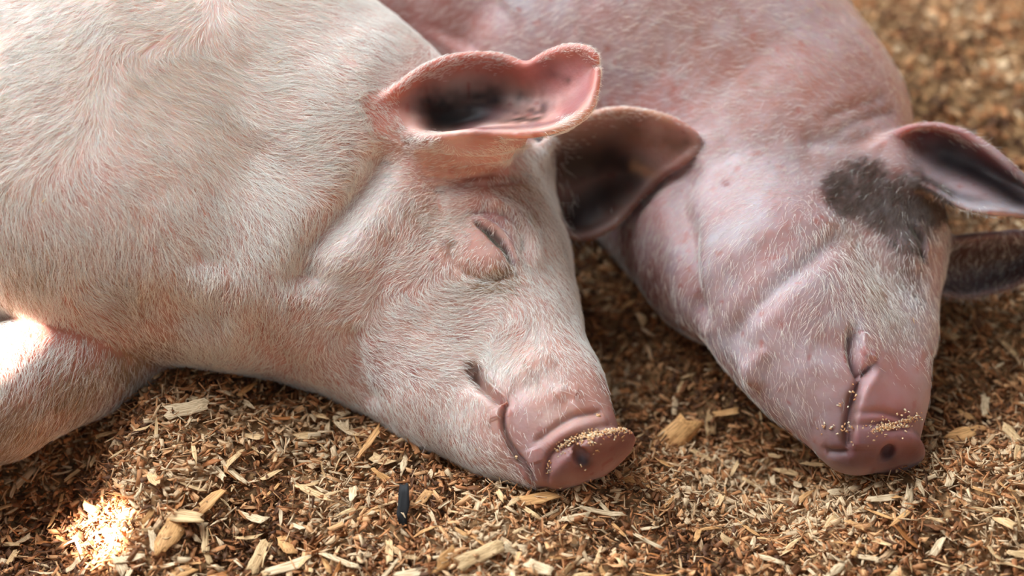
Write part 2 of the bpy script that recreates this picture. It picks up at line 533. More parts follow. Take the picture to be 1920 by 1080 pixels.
def field(guides):
    G = np.array(guides, float)
    ang = np.radians(G[:, 2])
    dv = np.stack([np.cos(ang), np.sin(ang)], 1)          # image direction, y down
    def f(px, py):
        w_ = 1 / (((px[:, None] - G[:, 0]) ** 2 + (py[:, None] - G[:, 1]) ** 2) + 900) ** 1.6
        v = w_ @ dv
        v /= np.linalg.norm(v, axis=1)[:, None] + 1e-9
        ln = (w_ @ G[:, 3]) / w_.sum(1)
        return v, ln
    return f
def grow_hair(name, V, T, N, n, guides, density, parent, mat, radius, lift=.22, seed=1, props=None):
    r = np.random.default_rng(seed)
    px, py, t = proj(V)
    cen = V[T].mean(1)
    view = CAM - cen; view /= np.linalg.norm(view, axis=1)[:, None]
    fn = np.cross(V[T[:, 1]] - V[T[:, 0]], V[T[:, 2]] - V[T[:, 0]])
    ar = np.linalg.norm(fn, axis=1); fn /= ar[:, None] + 1e-20
    cx, cy, _ = proj(cen)
    wgt = ar * ((fn * view).sum(1) > -0.35) * (cx > -160) * (cx < 2080) * (cy > -160) * (cy < 1200)
    wgt = wgt * density(cen, cx, cy)
    idx = r.choice(len(T), n, p=wgt / wgt.sum())
    a, b = r.random(n), r.random(n); k = a + b > 1; a[k], b[k] = 1 - a[k], 1 - b[k]
    P = V[T[idx, 0]] * (1 - a - b)[:, None] + V[T[idx, 1]] * a[:, None] + V[T[idx, 2]] * b[:, None]
    Nn = N[T[idx, 0]] * (1 - a - b)[:, None] + N[T[idx, 1]] * a[:, None] + N[T[idx, 2]] * b[:, None]
    qx, qy, _ = proj(P)
    dv, ln = field(guides)(qx, qy)
    turn = vnoise(P, .035, 3) * .45 + r.normal(0, .22, n)
    ca, sa = np.cos(turn), np.sin(turn)
    dv = np.stack([dv[:, 0] * ca - dv[:, 1] * sa, dv[:, 0] * sa + dv[:, 1] * ca], 1)
    D = dv[:, :1] * R_ - dv[:, 1:] * U_
    D = D - (D * Nn).sum(1)[:, None] * Nn
    D /= np.linalg.norm(D, axis=1)[:, None] + 1e-9
    side = np.cross(D, Nn)
    ln = ln * r.uniform(.55, 1.25, n)
    lf = lift * r.uniform(.5, 1.6, n); cv = r.normal(0, .18, n)
    K = 4
    pts = np.zeros((n, K, 3))
    for i in range(K):
        s = i / (K - 1)
        pts[:, i] = P + (D * s + Nn * (lf * (s - .55 * s * s))[:, None] + side * (cv * s * s)[:, None]) * ln[:, None] - Nn * .0004 * (i == 0)
    hc = bpy.data.hair_curves.new(name)
    hc.add_curves([K] * n)
    hc.attributes['position'].data.foreach_set('vector', pts.astype(np.float32).ravel())
    ra = hc.attributes.new('radius', 'FLOAT', 'POINT')
    rad = (radius * r.uniform(.7, 1.3, n))[:, None] * np.array([1, .9, .65, .2])[None]
    ra.data.foreach_set('value', rad.astype(np.float32).ravel())
    hc.materials.append(mat)
    return link(name, hc, parent, **(props or {}))
def explicit_hairs(name, lines, mat, radius, parent, **props):
    hc = bpy.data.hair_curves.new(name)
    K = len(lines[0])
    hc.add_curves([K] * len(lines))
    hc.attributes['position'].data.foreach_set('vector', np.array(lines, np.float32).ravel())
    ra = hc.attributes.new('radius', 'FLOAT', 'POINT')
    ra.data.foreach_set('value', np.tile(np.linspace(1, .25, K) * radius, len(lines)).astype(np.float32))
    hc.materials.append(mat)
    return link(name, hc, parent, **props)

PINK = lin(234, 170, 154); PALE = lin(242, 210, 196); RED = lin(206, 110, 96); SNOUT = lin(116, 62, 62)
DIRT = lin(70, 50, 40); SHADE_AND_MARKS = lin(40, 30, 26); OCHRE = lin(150, 112, 66); SOOT = lin(74, 56, 52)  # near-black tone serves painted recess shade as well as speck marks
LILAC = lin(206, 168, 178); EARGLOW = lin(222, 130, 110)
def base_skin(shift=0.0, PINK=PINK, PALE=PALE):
    def f(V, N):
        a = np.clip(.5 + .5 * vnoise(V, .07, 11) + .35 * vnoise(V, .025, 12) + shift, 0, 1)[:, None]
        c = PINK * a + PALE * (1 - a)
        s = np.clip((vnoise(V, .0075, 13) - .66) * 5, 0, .6)[:, None]      # sparse small red specks
        return c * (1 - s) + RED * s
    return f

#---- near pig: creases drawn on its surface
eye_slit = [(892, 417), (903, 428), (922, 446), (942, 466), (953, 483), (961, 498)]
mouth = [(886, 690), (896, 706), (908, 724), (926, 742), (946, 760)]
lip = [(953, 748), (943, 787), (950, 822), (966, 850), (982, 870), (1003, 902)]
near_strokes = [
    (eye_slit, 'g', .0026, -.0055),
    ([(918, 440), (940, 462)], 'g', .0042, -.0050),
    ([(892, 412), (915, 420), (940, 440), (957, 468), (966, 498)], 'g', .004, .0042),
    ([(896, 462), (900, 480)], 'dot', .018, .0062),
    ([(920, 485), (925, 495)], 'dot', .012, .004),
    ([(846, 450), (848, 476), (860, 500), (886, 516), (920, 520), (958, 512)], 'g', .0045, -.0040),
    ([(880, 402), (915, 396), (950, 404), (975, 432), (984, 480)], 'g', .0035, -.0030),
    ([(905, 380), (950, 388), (985, 425), (998, 470), (990, 500)], 'g', .008, .0050),
    ([(830, 385), (880, 375), (930, 368)], 'g', .012, .004),
    (mouth, 'g', .0050, -.018),
    ([(884, 688), (890, 698), (897, 706)], 'g', .005, -.007),
    (lip, 'g', .0024, -.0060),
    (lip, 'lip', .014, .0055),
    ([(905, 705), (925, 726), (948, 745), (955, 760)], 'lip', .010, .0050),
    ([(910, 735), (925, 760), (935, 790)], 'g', .010, .0030),
    ([(1000, 832), (1040, 802), (1080, 780), (1128, 772)], 'g', .0032, -.0036),
    ([(1020, 850), (1050, 820), (1095, 798), (1140, 790)], 'g', .005, .0026),
    ([(1027, 905), (1026, 872), (1038, 845), (1070, 826), (1110, 814), (1160, 808)], 'g', .0026, -.0036),
    ([(1010, 868), (1000, 838)], 'g', .006, .003),
    ([(985, 690), (1010, 675), (1040, 672)], 'g', .012, .004),
    ([(960, 745), (985, 730), (1020, 720)], 'g', .010, -.0025),
    ([(1040, 745), (1060, 732), (1085, 740)], 'g', .006, .0025),
    ([(1078, 760), (1085, 775)], 'dot', .004, .002),
    ([(736, 262), (700, 335), (640, 405), (585, 470), (560, 560)], 'g', .017, -.014),
    ([(770, 300), (720, 360), (660, 430), (620, 520)], 'g', .030, .004),
    ([(735, 430), (722, 500), (716, 570), (714, 640)], 'g', .011, -.0025),
    ([(650, 600), (660, 660), (676, 720), (700, 760)], 'g', .011, -.0055),
    ([(470, 590), (500, 650), (560, 700)], 'g', .012, -.004),
    ([(500, 250), (450, 340), (415, 430), (395, 520)], 'g', .035, -.005),
    ([(250, 560), (330, 590), (420, 610)], 'g', .02, -.005),
    ([(790, 310), (850, 318), (920, 306)], 'g', .003, -.0016),
    ([(790, 328), (850, 336), (930, 322)], 'g', .003, -.0016),
    ([(800, 348), (870, 352), (985, 336)], 'g', .0035, -.0020),
    ([(830, 366), (900, 362)], 'g', .003, -.0014),
    ([(780, 285), (850, 297), (920, 298), (985, 284)], 'g', .005, -.0040),
    ([(760, 640), (840, 670), (880, 686)], 'g', .018, .0012),
]
near_fine = [(eye_slit, .016), ([(850, 450), (870, 500), (950, 510)], .014), ([(900, 400), (980, 430)], .012), (mouth, .013), (lip, .014),
             ([(1000, 835), (1060, 795), (1130, 775)], .012), ([(1030, 900), (1050, 850), (1160, 810)], .014), ([(1050, 890), (1150, 855)], .018),
             ([(1060, 740), (1100, 770)], .012), ([(790, 330), (960, 330)], .016)]
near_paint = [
    ([(1035, 880), (1080, 860), (1120, 850), (1175, 830)], .028, SNOUT, .85, 0),
    ([(1060, 740), (1100, 770)], .030, lin(206, 160, 148), .6, 0),
    ([(960, 770), (985, 830), (1010, 880)], .020, lin(198, 152, 148), .7, 0),
    ([(885, 690), (893, 703), (903, 718)], .0060, lin(56, 44, 30), .95, 0),  # shade inside the mouth corner painted in
    ([(905, 720), (925, 742), (945, 760)], .0034, lin(104, 72, 56), .8, 0),
    ([(945, 826), (960, 850), (975, 875)], .0035, lin(98, 76, 50), .8, .6),
    ([(700, 715), (706, 722)], .012, lin(120, 86, 72), .6, .4),
    (eye_slit, .0022, lin(50, 36, 32), .9, 0),
    ([(912, 436), (930, 452), (948, 474)], .0046, lin(30, 26, 25), 1.0, 0),
    ([(905, 410), (935, 425), (955, 455), (962, 495)], .0042, LILAC, .8, 0),
    ([(900, 400), (960, 410)], .010, lin(214, 150, 150), .6, 0),
    ([(880, 460), (915, 490)], .014, lin(220, 160, 145), .7, 0),
    ([(848, 455), (850, 490), (870, 512)], .0045, lin(170, 116, 80), .5, .4),
    ([(905, 525), (945, 520), (960, 508)], .007, lin(140, 104, 60), .7, .5),
    ([(870, 530), (920, 540)], .008, lin(160, 120, 76), .4, .5),
    ([(818, 358), (830, 361)], .0022, SHADE_AND_MARKS, .9, 0),
    ([(870, 338), (930, 333), (985, 338)], .0022, lin(130, 50, 40), .85, .4),
    ([(840, 340), (870, 345)], .003, DIRT, .6, .6),
    ([(755, 390), (748, 400)], .003, lin(130, 60, 50), .7, .5),
    ([(770, 370), (830, 420)], .020, lin(190, 140, 116), .35, .7),
    ([(800, 300), (960, 310)], .030, lin(214, 150, 134), .5, .2),
    ([(930, 340), (990, 420)], .014, lin(150, 110, 84), .35, .7),
    ([(1000, 310), (1040, 420), (1080, 560)], .016, lin(206, 182, 146), .55, 0),
    ([(690, 640), (700, 700)], .02, lin(212, 140, 130), .4, .5),
    ([(775, 690), (778, 720)], .005, lin(190, 90, 84), .5, .5),
    ([(655, 265), (660, 310), (640, 330)], .004, lin(160, 84, 60), .6, .8),
    ([(335, 285), (345, 297)], .003, lin(170, 80, 70), .7, .4), ([(234, 305), (240, 310)], .003, lin(170, 80, 70), .6, .4),
    ([(200, 50), (215, 52)], .005, lin(90, 80, 74), .4, .9), ([(310, 34), (325, 36)], .006, lin(90, 80, 74), .5, .9),
    ([(170, 65), (235, 12)], .006, lin(150, 140, 130), .3, .9),
    ([(-60, 470), (60, 510), (300, 560)], .05, lin(190, 138, 104), .6, .3),
    ([(430, 420), (470, 520), (520, 600)], .045, lin(214, 160, 142), .45, .2),
    ([(60, 120), (200, 150), (380, 100)], .10, lin(242, 230, 222), .6, 0),
    ([(715, 350), (670, 420), (630, 520)], .020, lin(244, 230, 224), .75, 0),  # pale cheek band: white hair plus the light it catches, painted in
    ([(725, 270), (670, 345), (605, 410), (570, 460)], .013, lin(204, 146, 124), .55, .2),  # shading of the neck crease painted into the skin colour
    ([(1090, 862), (1096, 866)], .0055, lin(40, 24, 26), .95, 0),  # dark of the nostril hollow painted in
    # ear: backlit glow painted on the ruddy rim, shade painted into the dirty hollow
    ([(705, 212), (760, 165), (830, 125), (900, 115), (970, 130)], .022, EARGLOW, .85, 0),
    ([(1000, 130), (1050, 105), (1100, 110)], .02, lin(222, 140, 128), .7, 0),
    ([(815, 205), (860, 200), (915, 190)], .022, SHADE_AND_MARKS, .95, .15),
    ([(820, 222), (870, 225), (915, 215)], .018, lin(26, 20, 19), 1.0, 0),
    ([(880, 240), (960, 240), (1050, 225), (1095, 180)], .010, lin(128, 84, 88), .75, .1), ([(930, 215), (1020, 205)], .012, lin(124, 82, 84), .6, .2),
    ([(1045, 150), (1085, 145), (1095, 165), (1070, 200)], .018, lin(188, 112, 110), .8, 0),
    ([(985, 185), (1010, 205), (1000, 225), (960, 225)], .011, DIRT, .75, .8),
    ([(1035, 140), (1065, 150)], .004, DIRT, .8, .6),
    ([(1020, 175), (1080, 200)], .012, lin(168, 108, 104), .4, .7),
    ([(765, 262), (780, 266)], .005, DIRT, .7, .9), ([(752, 245), (756, 250)], .004, DIRT, .6, .9),
    ([(790, 270), (880, 276), (980, 268)], .012, lin(216, 160, 150), .6, 0),
    # the other ear, seen past the forehead, its inner shade painted in
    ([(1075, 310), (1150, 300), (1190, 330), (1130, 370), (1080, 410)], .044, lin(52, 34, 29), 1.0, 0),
    ([(1190, 250), (1230, 262), (1280, 272)], .016, lin(132, 88, 68), .8, .15),
    ([(1190, 312), (1222, 326)], .006, lin(150, 106, 74), .7, .2),
    ([(1040, 250), (1110, 215), (1180, 205), (1250, 222)], .006, lin(222, 190, 160), .7, 0),
    # foreleg
    ([(100, 640), (180, 640), (60, 680)], .045, lin(226, 128, 104), .6, 0),
    ([(-20, 830), (60, 800), (230, 700), (300, 660)], .030, lin(150, 120, 90), .75, .2),
]
pig1 = link('pig', None, None, label='white-haired pig asleep in front, upper ear raised, foreleg stretched out on the shavings', category='pig', group='sleeping pigs')
b1, V1, T1, N1 = build_body('body', near, .0025, near_strokes, near_paint, base_skin(), near_fine, (-1.15, -.42, -.09), (.24, .62, .42), pig1, M_SKIN, lambda x, y: .72 + .26 * (1 - sstep(150, 650, np.hypot(x - 150, (y - 50) * 1.1))))   # colour gain: brightest on the upper back, lower towards face and legs
print('near', len(V1), len(T1))

near_guides = [  # px, py, direction in degrees (0 right, 90 down), length
    (60, 60, 165, .016), (60, 250, 168, .015), (300, 40, 160, .015), (300, 150, 20, .015), (520, 60, 14, .015), (430, 220, 34, .018),
    (560, 140, 22, .016), (700, 120, 20, .014), (250, 320, 30, .014), (120, 400, 50, .016), (330, 420, 62, .018), (480, 330, 45, .018),
    (560, 280, 8, .018), (640, 260, -14, .017), (620, 340, 2, .018), (500, 430, 80, .019), (560, 440, 100, .017), (250, 480, 78, .017), (100, 520, 96, .02),
    (60, 470, 80, .018), (400, 550, 92, .016), (300, 590, 80, .012), (200, 590, 50, .012), (640, 430, 130, .008), (690, 360, 130, .007), (600, 560, 110, .009), (560, 640, 120, .009),
    (660, 560, 160, .010), (740, 420, 110, .009), (790, 390, 150, .010), (780, 500, 150, .012), (820, 560, 20, .013), (740, 600, 10, .012),
    (700, 680, 20, .011), (640, 700, 70, .010), (760, 760, 70, .010), (830, 680, -10, .011), (870, 610, -20, .011), (900, 560, -5, .011), (960, 560, 60, .010),
    (880, 470, 120, .005), (840, 420, 160, .009), (870, 350, 175, .006), (800, 310, 180, .005), (930, 350, 60, .010),
    (1000, 340, 70, .018), (1030, 420, 75, .016), (1010, 500, 80, .012), (1060, 540, 85, .012), (1020, 600, 95, .010), (960, 640, 140, .008), (1090, 640, 80, .010),
    (1040, 700, 100, .006), (1130, 740, 70, .006), (900, 760, 70, .008), (850, 800, 60, .011), (930, 850, 40, .010), (800, 830, 60, .013),
    (980, 780, 80, .004), (900, 110, -30, .005), (780, 140, -40, .006), (720, 210, 200, .006), (1050, 100, -30, .004), (900, 270, 20, .006), (1130, 225, 0, .004), (1200, 210, -20, .004),
    (0, 650, 60, .012), (100, 700, 110, .014), (50, 800, 120, .014), (200, 680, 100, .012)]
def near_density(C, x, y):
    d = np.ones(len(C))
    sn = np.linalg.norm(C - O1, axis=1)
    d *= sstep(.042, .10, sn) * .97 + .03 * sstep(.040, .045, sn)
    for ex, ey in ((888, 694), (896, 706), (908, 724), (926, 742), (946, 760), (943, 787), (952, 822), (966, 850)):
        d *= .05 + .95 * sstep(10, 24, np.hypot(x - ex, y - ey))
    for ex, ey, r_ in ((885, 200, 90), (980, 190, 90), (1060, 160, 70), (800, 200, 60), (1150, 320, 85), (1225, 285, 80), (1108, 405, 45)):
        d *= sstep(r_ * .75, r_, np.hypot(x - ex, y - ey))
    d *= .15 + .85 * sstep(25, 60, np.hypot(x - 925, y - 450))
    dep = (C - CAM) @ F_
    d *= np.where((dep > 1.30) & (x > 1040) & (x < 1330) & (y > 225) & (y < 470), .06, 1)
    d *= 1 - .55 * sstep(0, 60, (y - 640) - (120 - x) * .55) * (x < 330)
    d *= .35 + .65 * sstep(40, 110, np.hypot(x - 960, y - 780))
    d *= .35 + .65 * sstep(.6, 1.1, np.hypot((x - 870) / 115, (y - 315) / 38))
    return d
HAIR_N = 125000
grow_hair('bristles', V1, T1, N1, HAIR_N, near_guides, near_density, pig1, M_HAIR, .000125, seed=3, props={'kind': 'stuff', 'label': 'fine pale bristles over the skin'})
def spots(x, y, L):
    s_ = np.zeros(len(x))
    for ex, ey, r_, a_ in L: s_ = np.maximum(s_, a_ * np.exp(-((x - ex) ** 2 + (y - ey) ** 2) / r_ ** 2))
    return s_ * (s_ > .05) + 1e-9
M_BROWNHAIR = hair_mat('tawny_bristle', (0.46, 0.30, 0.17))
BR = [(970, 345, 24, .6), (990, 395, 20, .5), (938, 523, 24, 1.0), (890, 535, 22, .5), (800, 400, 35, .2), (40, 800, 60, .6), (140, 730, 50, .6), (240, 680, 40, .5), (0, 850, 60, .6), (40, 520, 60, .4), (210, 560, 60, .25)]
grow_hair('tawny_bristles', V1, T1, N1, 5000, near_guides, lambda C, x, y: spots(x, y, BR), pig1, M_BROWNHAIR, .00013, seed=9, props={'kind': 'stuff', 'label': 'tawny bristles on brow, below the eye and on the foreleg'})
def surf(ops_sdf, px, py):
    t = raycast(ops_sdf, px, py)
    return CAM + np.stack([ray(a, b) for a, b in zip(px, py)]) * t[:, None]
# lashes along the closed eye
r = np.random.default_rng(2)
u = np.linspace(0, 1, 70)
c = catmull(eye_slit[1:5], 12); ci = np.linspace(0, len(c) - 1, 70).astype(int)
q = c[ci] + r.normal(0, .6, (70, 2))
Pq = surf(near, q[:, 0], q[:, 1])
lines = []
for i in range(70):
    dr = unit(camvec((-.35 + r.normal(0, .15), -.75 + r.normal(0, .1), .45)))
    L = .0085 * r.uniform(.7, 1.2)
    lines.append([Pq[i] + dr * L * s + camvec((0, -.25, .2)) * L * s * s * .5 for s in np.linspace(0, 1, 5)])
explicit_hairs('eyelashes', lines, M_LASH, .00028, pig1, label='dark lashes along the closed eye', kind='stuff')
# long whiskers
wh = [((1040, 730), (1085, 745)), ((1055, 728), (1090, 700)), ((1080, 728), (1130, 762)), ((1042, 680), (1085, 698)), ((1020, 745), (1032, 800)), ((1045, 760), (1052, 800)),
      ((1065, 750), (1098, 780)), ((985, 760), (992, 800)), ((1100, 750), (1150, 765)), ((1000, 388), (1080, 380)), ((995, 400), (1050, 375)), ((1010, 460), (1060, 462)), ((1000, 415), (1070, 408)),
      ((800, 830), (790, 860)), ((780, 815), (800, 845))]
A = surf(near, [p[0][0] for p in wh], [p[0][1] for p in wh])
lines = []
for (p, q), a in zip(wh, A):
    ta = (a - CAM) @ F_
    b = Wd(q[0], q[1], ta - .012)
    mid = (a + b) / 2 - F_ * .004 + U_ * .002
    lines.append([a * (1 - s) ** 2 + 2 * mid * s * (1 - s) + b * s * s for s in np.linspace(0, 1, 6)])
explicit_hairs('whiskers', lines, M_HAIR, .00010, pig1, label='long pale whiskers on snout and brow', kind='stuff')

#---- far pig
fmouth = [(1604, 612), (1602, 645), (1604, 675), (1612, 698), (1622, 706)]
flip = [(1642, 682), (1622, 706), (1608, 735), (1598, 765), (1592, 800), (1590, 845)]
far_strokes = [
    (fmouth, 'g', .0046, -.014), (flip, 'g', .0040, -.010), (flip, 'pil', .014, .006),
    ([(1612, 620), (1618, 660), (1640, 680)], 'pil', .010, .005),
    ([(1708, 425), (1722, 450), (1728, 485)], 'g', .003, -.0055), ([(1716, 418), (1732, 445), (1738, 480)], 'g', .004, .004),
    ([(1695, 470), (1700, 490)], 'dot', .014, .006),
    ([(1590, 425), (1530, 480), (1470, 530), (1400, 595), (1355, 650)], 'g', .010, -.006),
    ([(1600, 450), (1530, 505), (1450, 580), (1400, 640)], 'g', .022, .003),
    ([(1410, 690), (1412, 702)], 'dot', .011, .010),
    ([(1440, 655), (1420, 680)], 'g', .006, .004),
    ([(1300, 300), (1270, 370), (1284, 440), (1292, 540), (1325, 620)], 'g', .015, -.012),
    ([(1180, 380), (1240, 330), (1310, 290)], 'g', .014, -.008),
    ([(1560, 250), (1610, 225), (1680, 205)], 'g', .006, -.0035), ([(1540, 225), (1600, 200), (1660, 180)], 'g', .006, -.003), ([(1500, 262), (1590, 262), (1650, 250)], 'g', .010, -.005),
    ([(1600, 775), (1650, 772), (1705, 785)], 'g', .0032, -.0034), ([(1592, 800), (1640, 795), (1700, 800)], 'g', .0032, -.003),
    ([(1545, 845), (1560, 850), (1590, 848)], 'g', .004, -.005),
    ([(860, 100), (880, 40), (920, -20)], 'g', .03, -.012),
    ([(1520, 640), (1560, 650), (1600, 640)], 'g', .012, -.003),
]
far_fine = [(fmouth, .013), (flip, .013), ([(1708, 425), (1728, 485)], .014), ([(1590, 785), (1705, 790)], .012), ([(1610, 850), (1700, 850)], .016), ([(1550, 850), (1590, 845)], .01)]
FB = lin(74, 50, 41)
far_paint = [
    ([(1600, 850), (1650, 845), (1710, 845)], .030, lin(108, 60, 60), .92, 0),
    ([(1662, 852), (1668, 854)], .0055, lin(40, 24, 26), .95, 0),  # nostril hollow darkened by paint
    ([(1610, 800), (1690, 800)], .02, lin(186, 132, 134), .7, 0),
    ([(1650, 700), (1670, 760)], .03, lin(214, 142, 138), .6, 0),
    ([(1604, 615), (1603, 660), (1612, 695)], .0032, SHADE_AND_MARKS, .9, 0),  # dark of the mouth opening put into the colour
    ([(1598, 745), (1592, 790), (1585, 815)], .006, lin(120, 90, 50), .85, .5),
    ([(1580, 340), (1572, 370), (1590, 390)], .016, FB, 1.0, .25),
    ([(1600, 310), (1640, 330), (1680, 350)], .018, FB, .9, .3), ([(1620, 370), (1680, 370), (1720, 400)], .022, FB, .95, .3),
    ([(1660, 410), (1700, 440), (1720, 480)], .016, FB, .85, .4), ([(1730, 330), (1750, 420)], .020, FB, .7, .3), ([(1690, 500), (1710, 540)], .016, lin(110, 84, 68), .7, .4),
    ([(1708, 430), (1726, 480)], .0025, SHADE_AND_MARKS, .9, 0), ([(1712, 428), (1722, 445)], .003, lin(150, 150, 170), .6, 0),
    ([(1650, 560), (1690, 620)], .02, lin(188, 160, 124), .4, .5), ([(1600, 460), (1650, 540)], .03, lin(206, 170, 136), .4, .3),
    ([(600, 0), (700, 30), (840, 90)], .06, lin(226, 150, 136), .7, 0),
    ([(1300, 100), (1450, 180), (1600, 200)], .07, lin(206, 138, 116), .6, .3),
    ([(1150, 200), (1260, 195)], .03, lin(216, 130, 118), .5, .6),
    ([(1180, 400), (1200, 520), (1300, 640)], .04, lin(200, 120, 108), .5, .2),
    ([(1500, 400), (1430, 480)], .03, lin(222, 150, 138), .5, .3),
    ([(1700, 250), (1790, 255), (1880, 320)], .012, lin(208, 120, 118), .8, 0),
    ([(1780, 300), (1850, 335), (1910, 375)], .026, lin(34, 24, 26), 1.0, 0), ([(1760, 345), (1830, 375)], .012, lin(80, 64, 70), .7, .2),  # shade of the ear cavity painted near-black
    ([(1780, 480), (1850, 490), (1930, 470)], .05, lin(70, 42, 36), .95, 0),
    ([(1357, 340), (1362, 346)], .003, lin(150, 50, 50), .8, 0), ([(1308, 485), (1312, 490)], .004, lin(206, 90, 90), .6, 0),
]
pig2 = link('pig', None, None, label='pink pig with a dark smudge around its eye, asleep behind the white-haired pig', category='pig', group='sleeping pigs')
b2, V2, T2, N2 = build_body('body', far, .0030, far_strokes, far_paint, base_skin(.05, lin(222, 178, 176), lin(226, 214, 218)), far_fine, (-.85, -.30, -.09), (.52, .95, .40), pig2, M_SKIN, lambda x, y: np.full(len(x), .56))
print('far', len(V2), len(T2))
far_guides = [(900, 60, 160, .012), (1200, 60, 170, .012), (1400, 120, 185, .012), (1550, 150, 190, .012), (1650, 180, 160, .012), (1300, 240, 170, .012), (1450, 290, 150, .012),
    (1350, 400, 120, .010), (1250, 500, 110, .010), (1450, 480, 120, .010), (1420, 620, 80, .010), (1500, 560, 110, .013), (1560, 500, 100, .015), (1620, 540, 80, .016), (1680, 560, 75, .014),
    (1600, 380, 140, .009), (1700, 380, 120, .009), (1740, 560, 85, .010), (1680, 650, 80, .008), (1560, 700, 70, .006), (1500, 780, 60, .012), (1660, 740, 85, .004), (1800, 240, -10, .008), (1690, 250, 180, .006)]
def smudge(x, y):
    s_ = np.zeros(len(x))
    for ex, ey, r_ in ((1590, 360, 45), (1630, 335, 45), (1660, 380, 50), (1710, 370, 50), (1700, 430, 40), (1745, 380, 40)):
        s_ = np.maximum(s_, 1 - sstep(r_ * .7, r_ * 1.15, np.hypot(x - ex, y - ey)))
    return s_
def far_density(C, x, y):
    d = np.ones(len(C)) * .7
    d *= sstep(.05, .11, np.linalg.norm(C - O2, axis=1))
    for ex, ey, r_ in ((1830, 330, 70), (1900, 370, 60), (1760, 300, 50)):
        d *= sstep(r_ * .7, r_, np.hypot(x - ex, y - ey))
    d *= 1 - .85 * smudge(x, y)
    d *= 1 + 1.2 * np.exp(-((x - 1610) ** 2 + (y - 540) ** 2) / 110 ** 2)
    return d
grow_hair('bristles', V2, T2, N2, HAIR_N // 3, far_guides, far_density, pig2, M_HAIR, .00009, seed=5, props={'kind': 'stuff', 'label': 'fine pale bristles over the skin'})
M_DARKHAIR = hair_mat('brown_bristle', (0.12, 0.08, 0.06))
grow_hair('dark_bristles', V2, T2, N2, 6000, far_guides, lambda C, x, y: smudge(x, y) + 1e-9, pig2, M_DARKHAIR, .00012, seed=6, props={'kind': 'stuff', 'label': 'dark brown bristles of the smudge around the eye'})
q = catmull([(1708, 425), (1722, 450), (1728, 485)], 10)
Pq = surf(far, q[:, 0], q[:, 1])
lines = [[p + unit(camvec((-.2, -.8, .5))) * .007 * s for s in np.linspace(0, 1, 4)] for p in Pq]
explicit_hairs('eyelashes', lines, M_LASH, .00022, pig2, label='dark lashes along the closed eye', kind='stuff')

# ------------------------------------------------------------------ bedding
def soft(P2, spots):
    z = np.zeros(len(P2))
    for px, py, rx, ry, h in spots:
        c = W(px, py, 0)[:2]
        z += h * np.exp(-((P2[:, 0] - c[0]) / rx) ** 2 - ((P2[:, 1] - c[1]) / ry) ** 2)
    return z
SPOTS = [(330, 800, .07, .10, .035), (300, 960, .05, .07, .025), (80, 900, .09, .07, -.035), (60, 1000, .08, .05, -.02), (900, 990, .20, .06, .010),
         (1300, 760, .10, .12, -.030), (1150, 600, .06, .12, -.030), (1480, 860, .06, .06, -.03), (1060, 930, .06, .025, .012), (1850, 970, .14, .08, .020), (1850, 700, .12, .15, -.02),
         (420, 690, .05, .05, .018), (560, 780, .06, .05, .01), (1250, 870, .06, .05, .012), (1820, 200, .2, .3, .03)]
def zg(P2):
    P2 = np.asarray(P2, float)
    P3 = np.concatenate([P2, np.zeros((len(P2), 1))], 1)
    return soft(P2, SPOTS) + .009 * vnoise(P3, .11, 21) + .006 * vnoise(P3, .04, 22) + .003 * vnoise(P3, .016, 23)
nx, ny = 420, 420
gx = np.concatenate([np.linspace(-2.4, -.85, 30)[:-1], np.linspace(-.85, .95, nx - 58), np.linspace(.95, 2.6, 30)[1:]])
gy = np.concatenate([np.linspace(-1.6, -.55, 20)[:-1], np.linspace(-.55, 1.0, ny - 58), np.linspace(1.0, 3.2, 40)[1:]])
X, Y = np.meshgrid(gx, gy, indexing='ij')
P2 = np.stack([X.ravel(), Y.ravel()], 1)
Vg = np.concatenate([P2, (zg(P2) - .004)[:, None]], 1)
a, b = len(gx), len(gy)
ii, jj = np.meshgrid(np.arange(a - 1), np.arange(b - 1), indexing='ij')
k = (ii * b + jj).ravel()
me = mesh_np('floor', Vg, np.stack([k, k + b, k + b + 1, k + 1], 1)); smooth(me)
m, nt, bs = new_mat('packed_sawdust')
n_ = node(nt, 'ShaderNodeTexNoise'); n_.inputs['Scale'].default_value = 120; n_.inputs['Detail'].default_value = 6
tc = node(nt, 'ShaderNodeTexCoord'); nt.links.new(tc.outputs['Object'], n_.inputs['Vector'])
rp = node(nt, 'ShaderNodeValToRGB')
rp.color_ramp.elements[0].position, rp.color_ramp.elements[0].color = .35, (*lin(104, 72, 45), 1)
rp.color_ramp.elements[1].position, rp.color_ramp.elements[1].color = .68, (*lin(196, 148, 98), 1)
nt.links.new(n_.outputs['Fac'], rp.inputs['Fac']); nt.links.new(rp.outputs['Color'], bs.inputs['Base Color'])
bs.inputs['Roughness'].default_value = .9
bp = node(nt, 'ShaderNodeBump'); bp.inputs['Distance'].default_value = .004
nt.links.new(n_.outputs['Fac'], bp.inputs['Height']); nt.links.new(bp.outputs['Normal'], bs.inputs['Normal'])
me.materials.append(m)
link('floor', me, None, kind='structure', label='packed brown sawdust floor under the loose shavings')

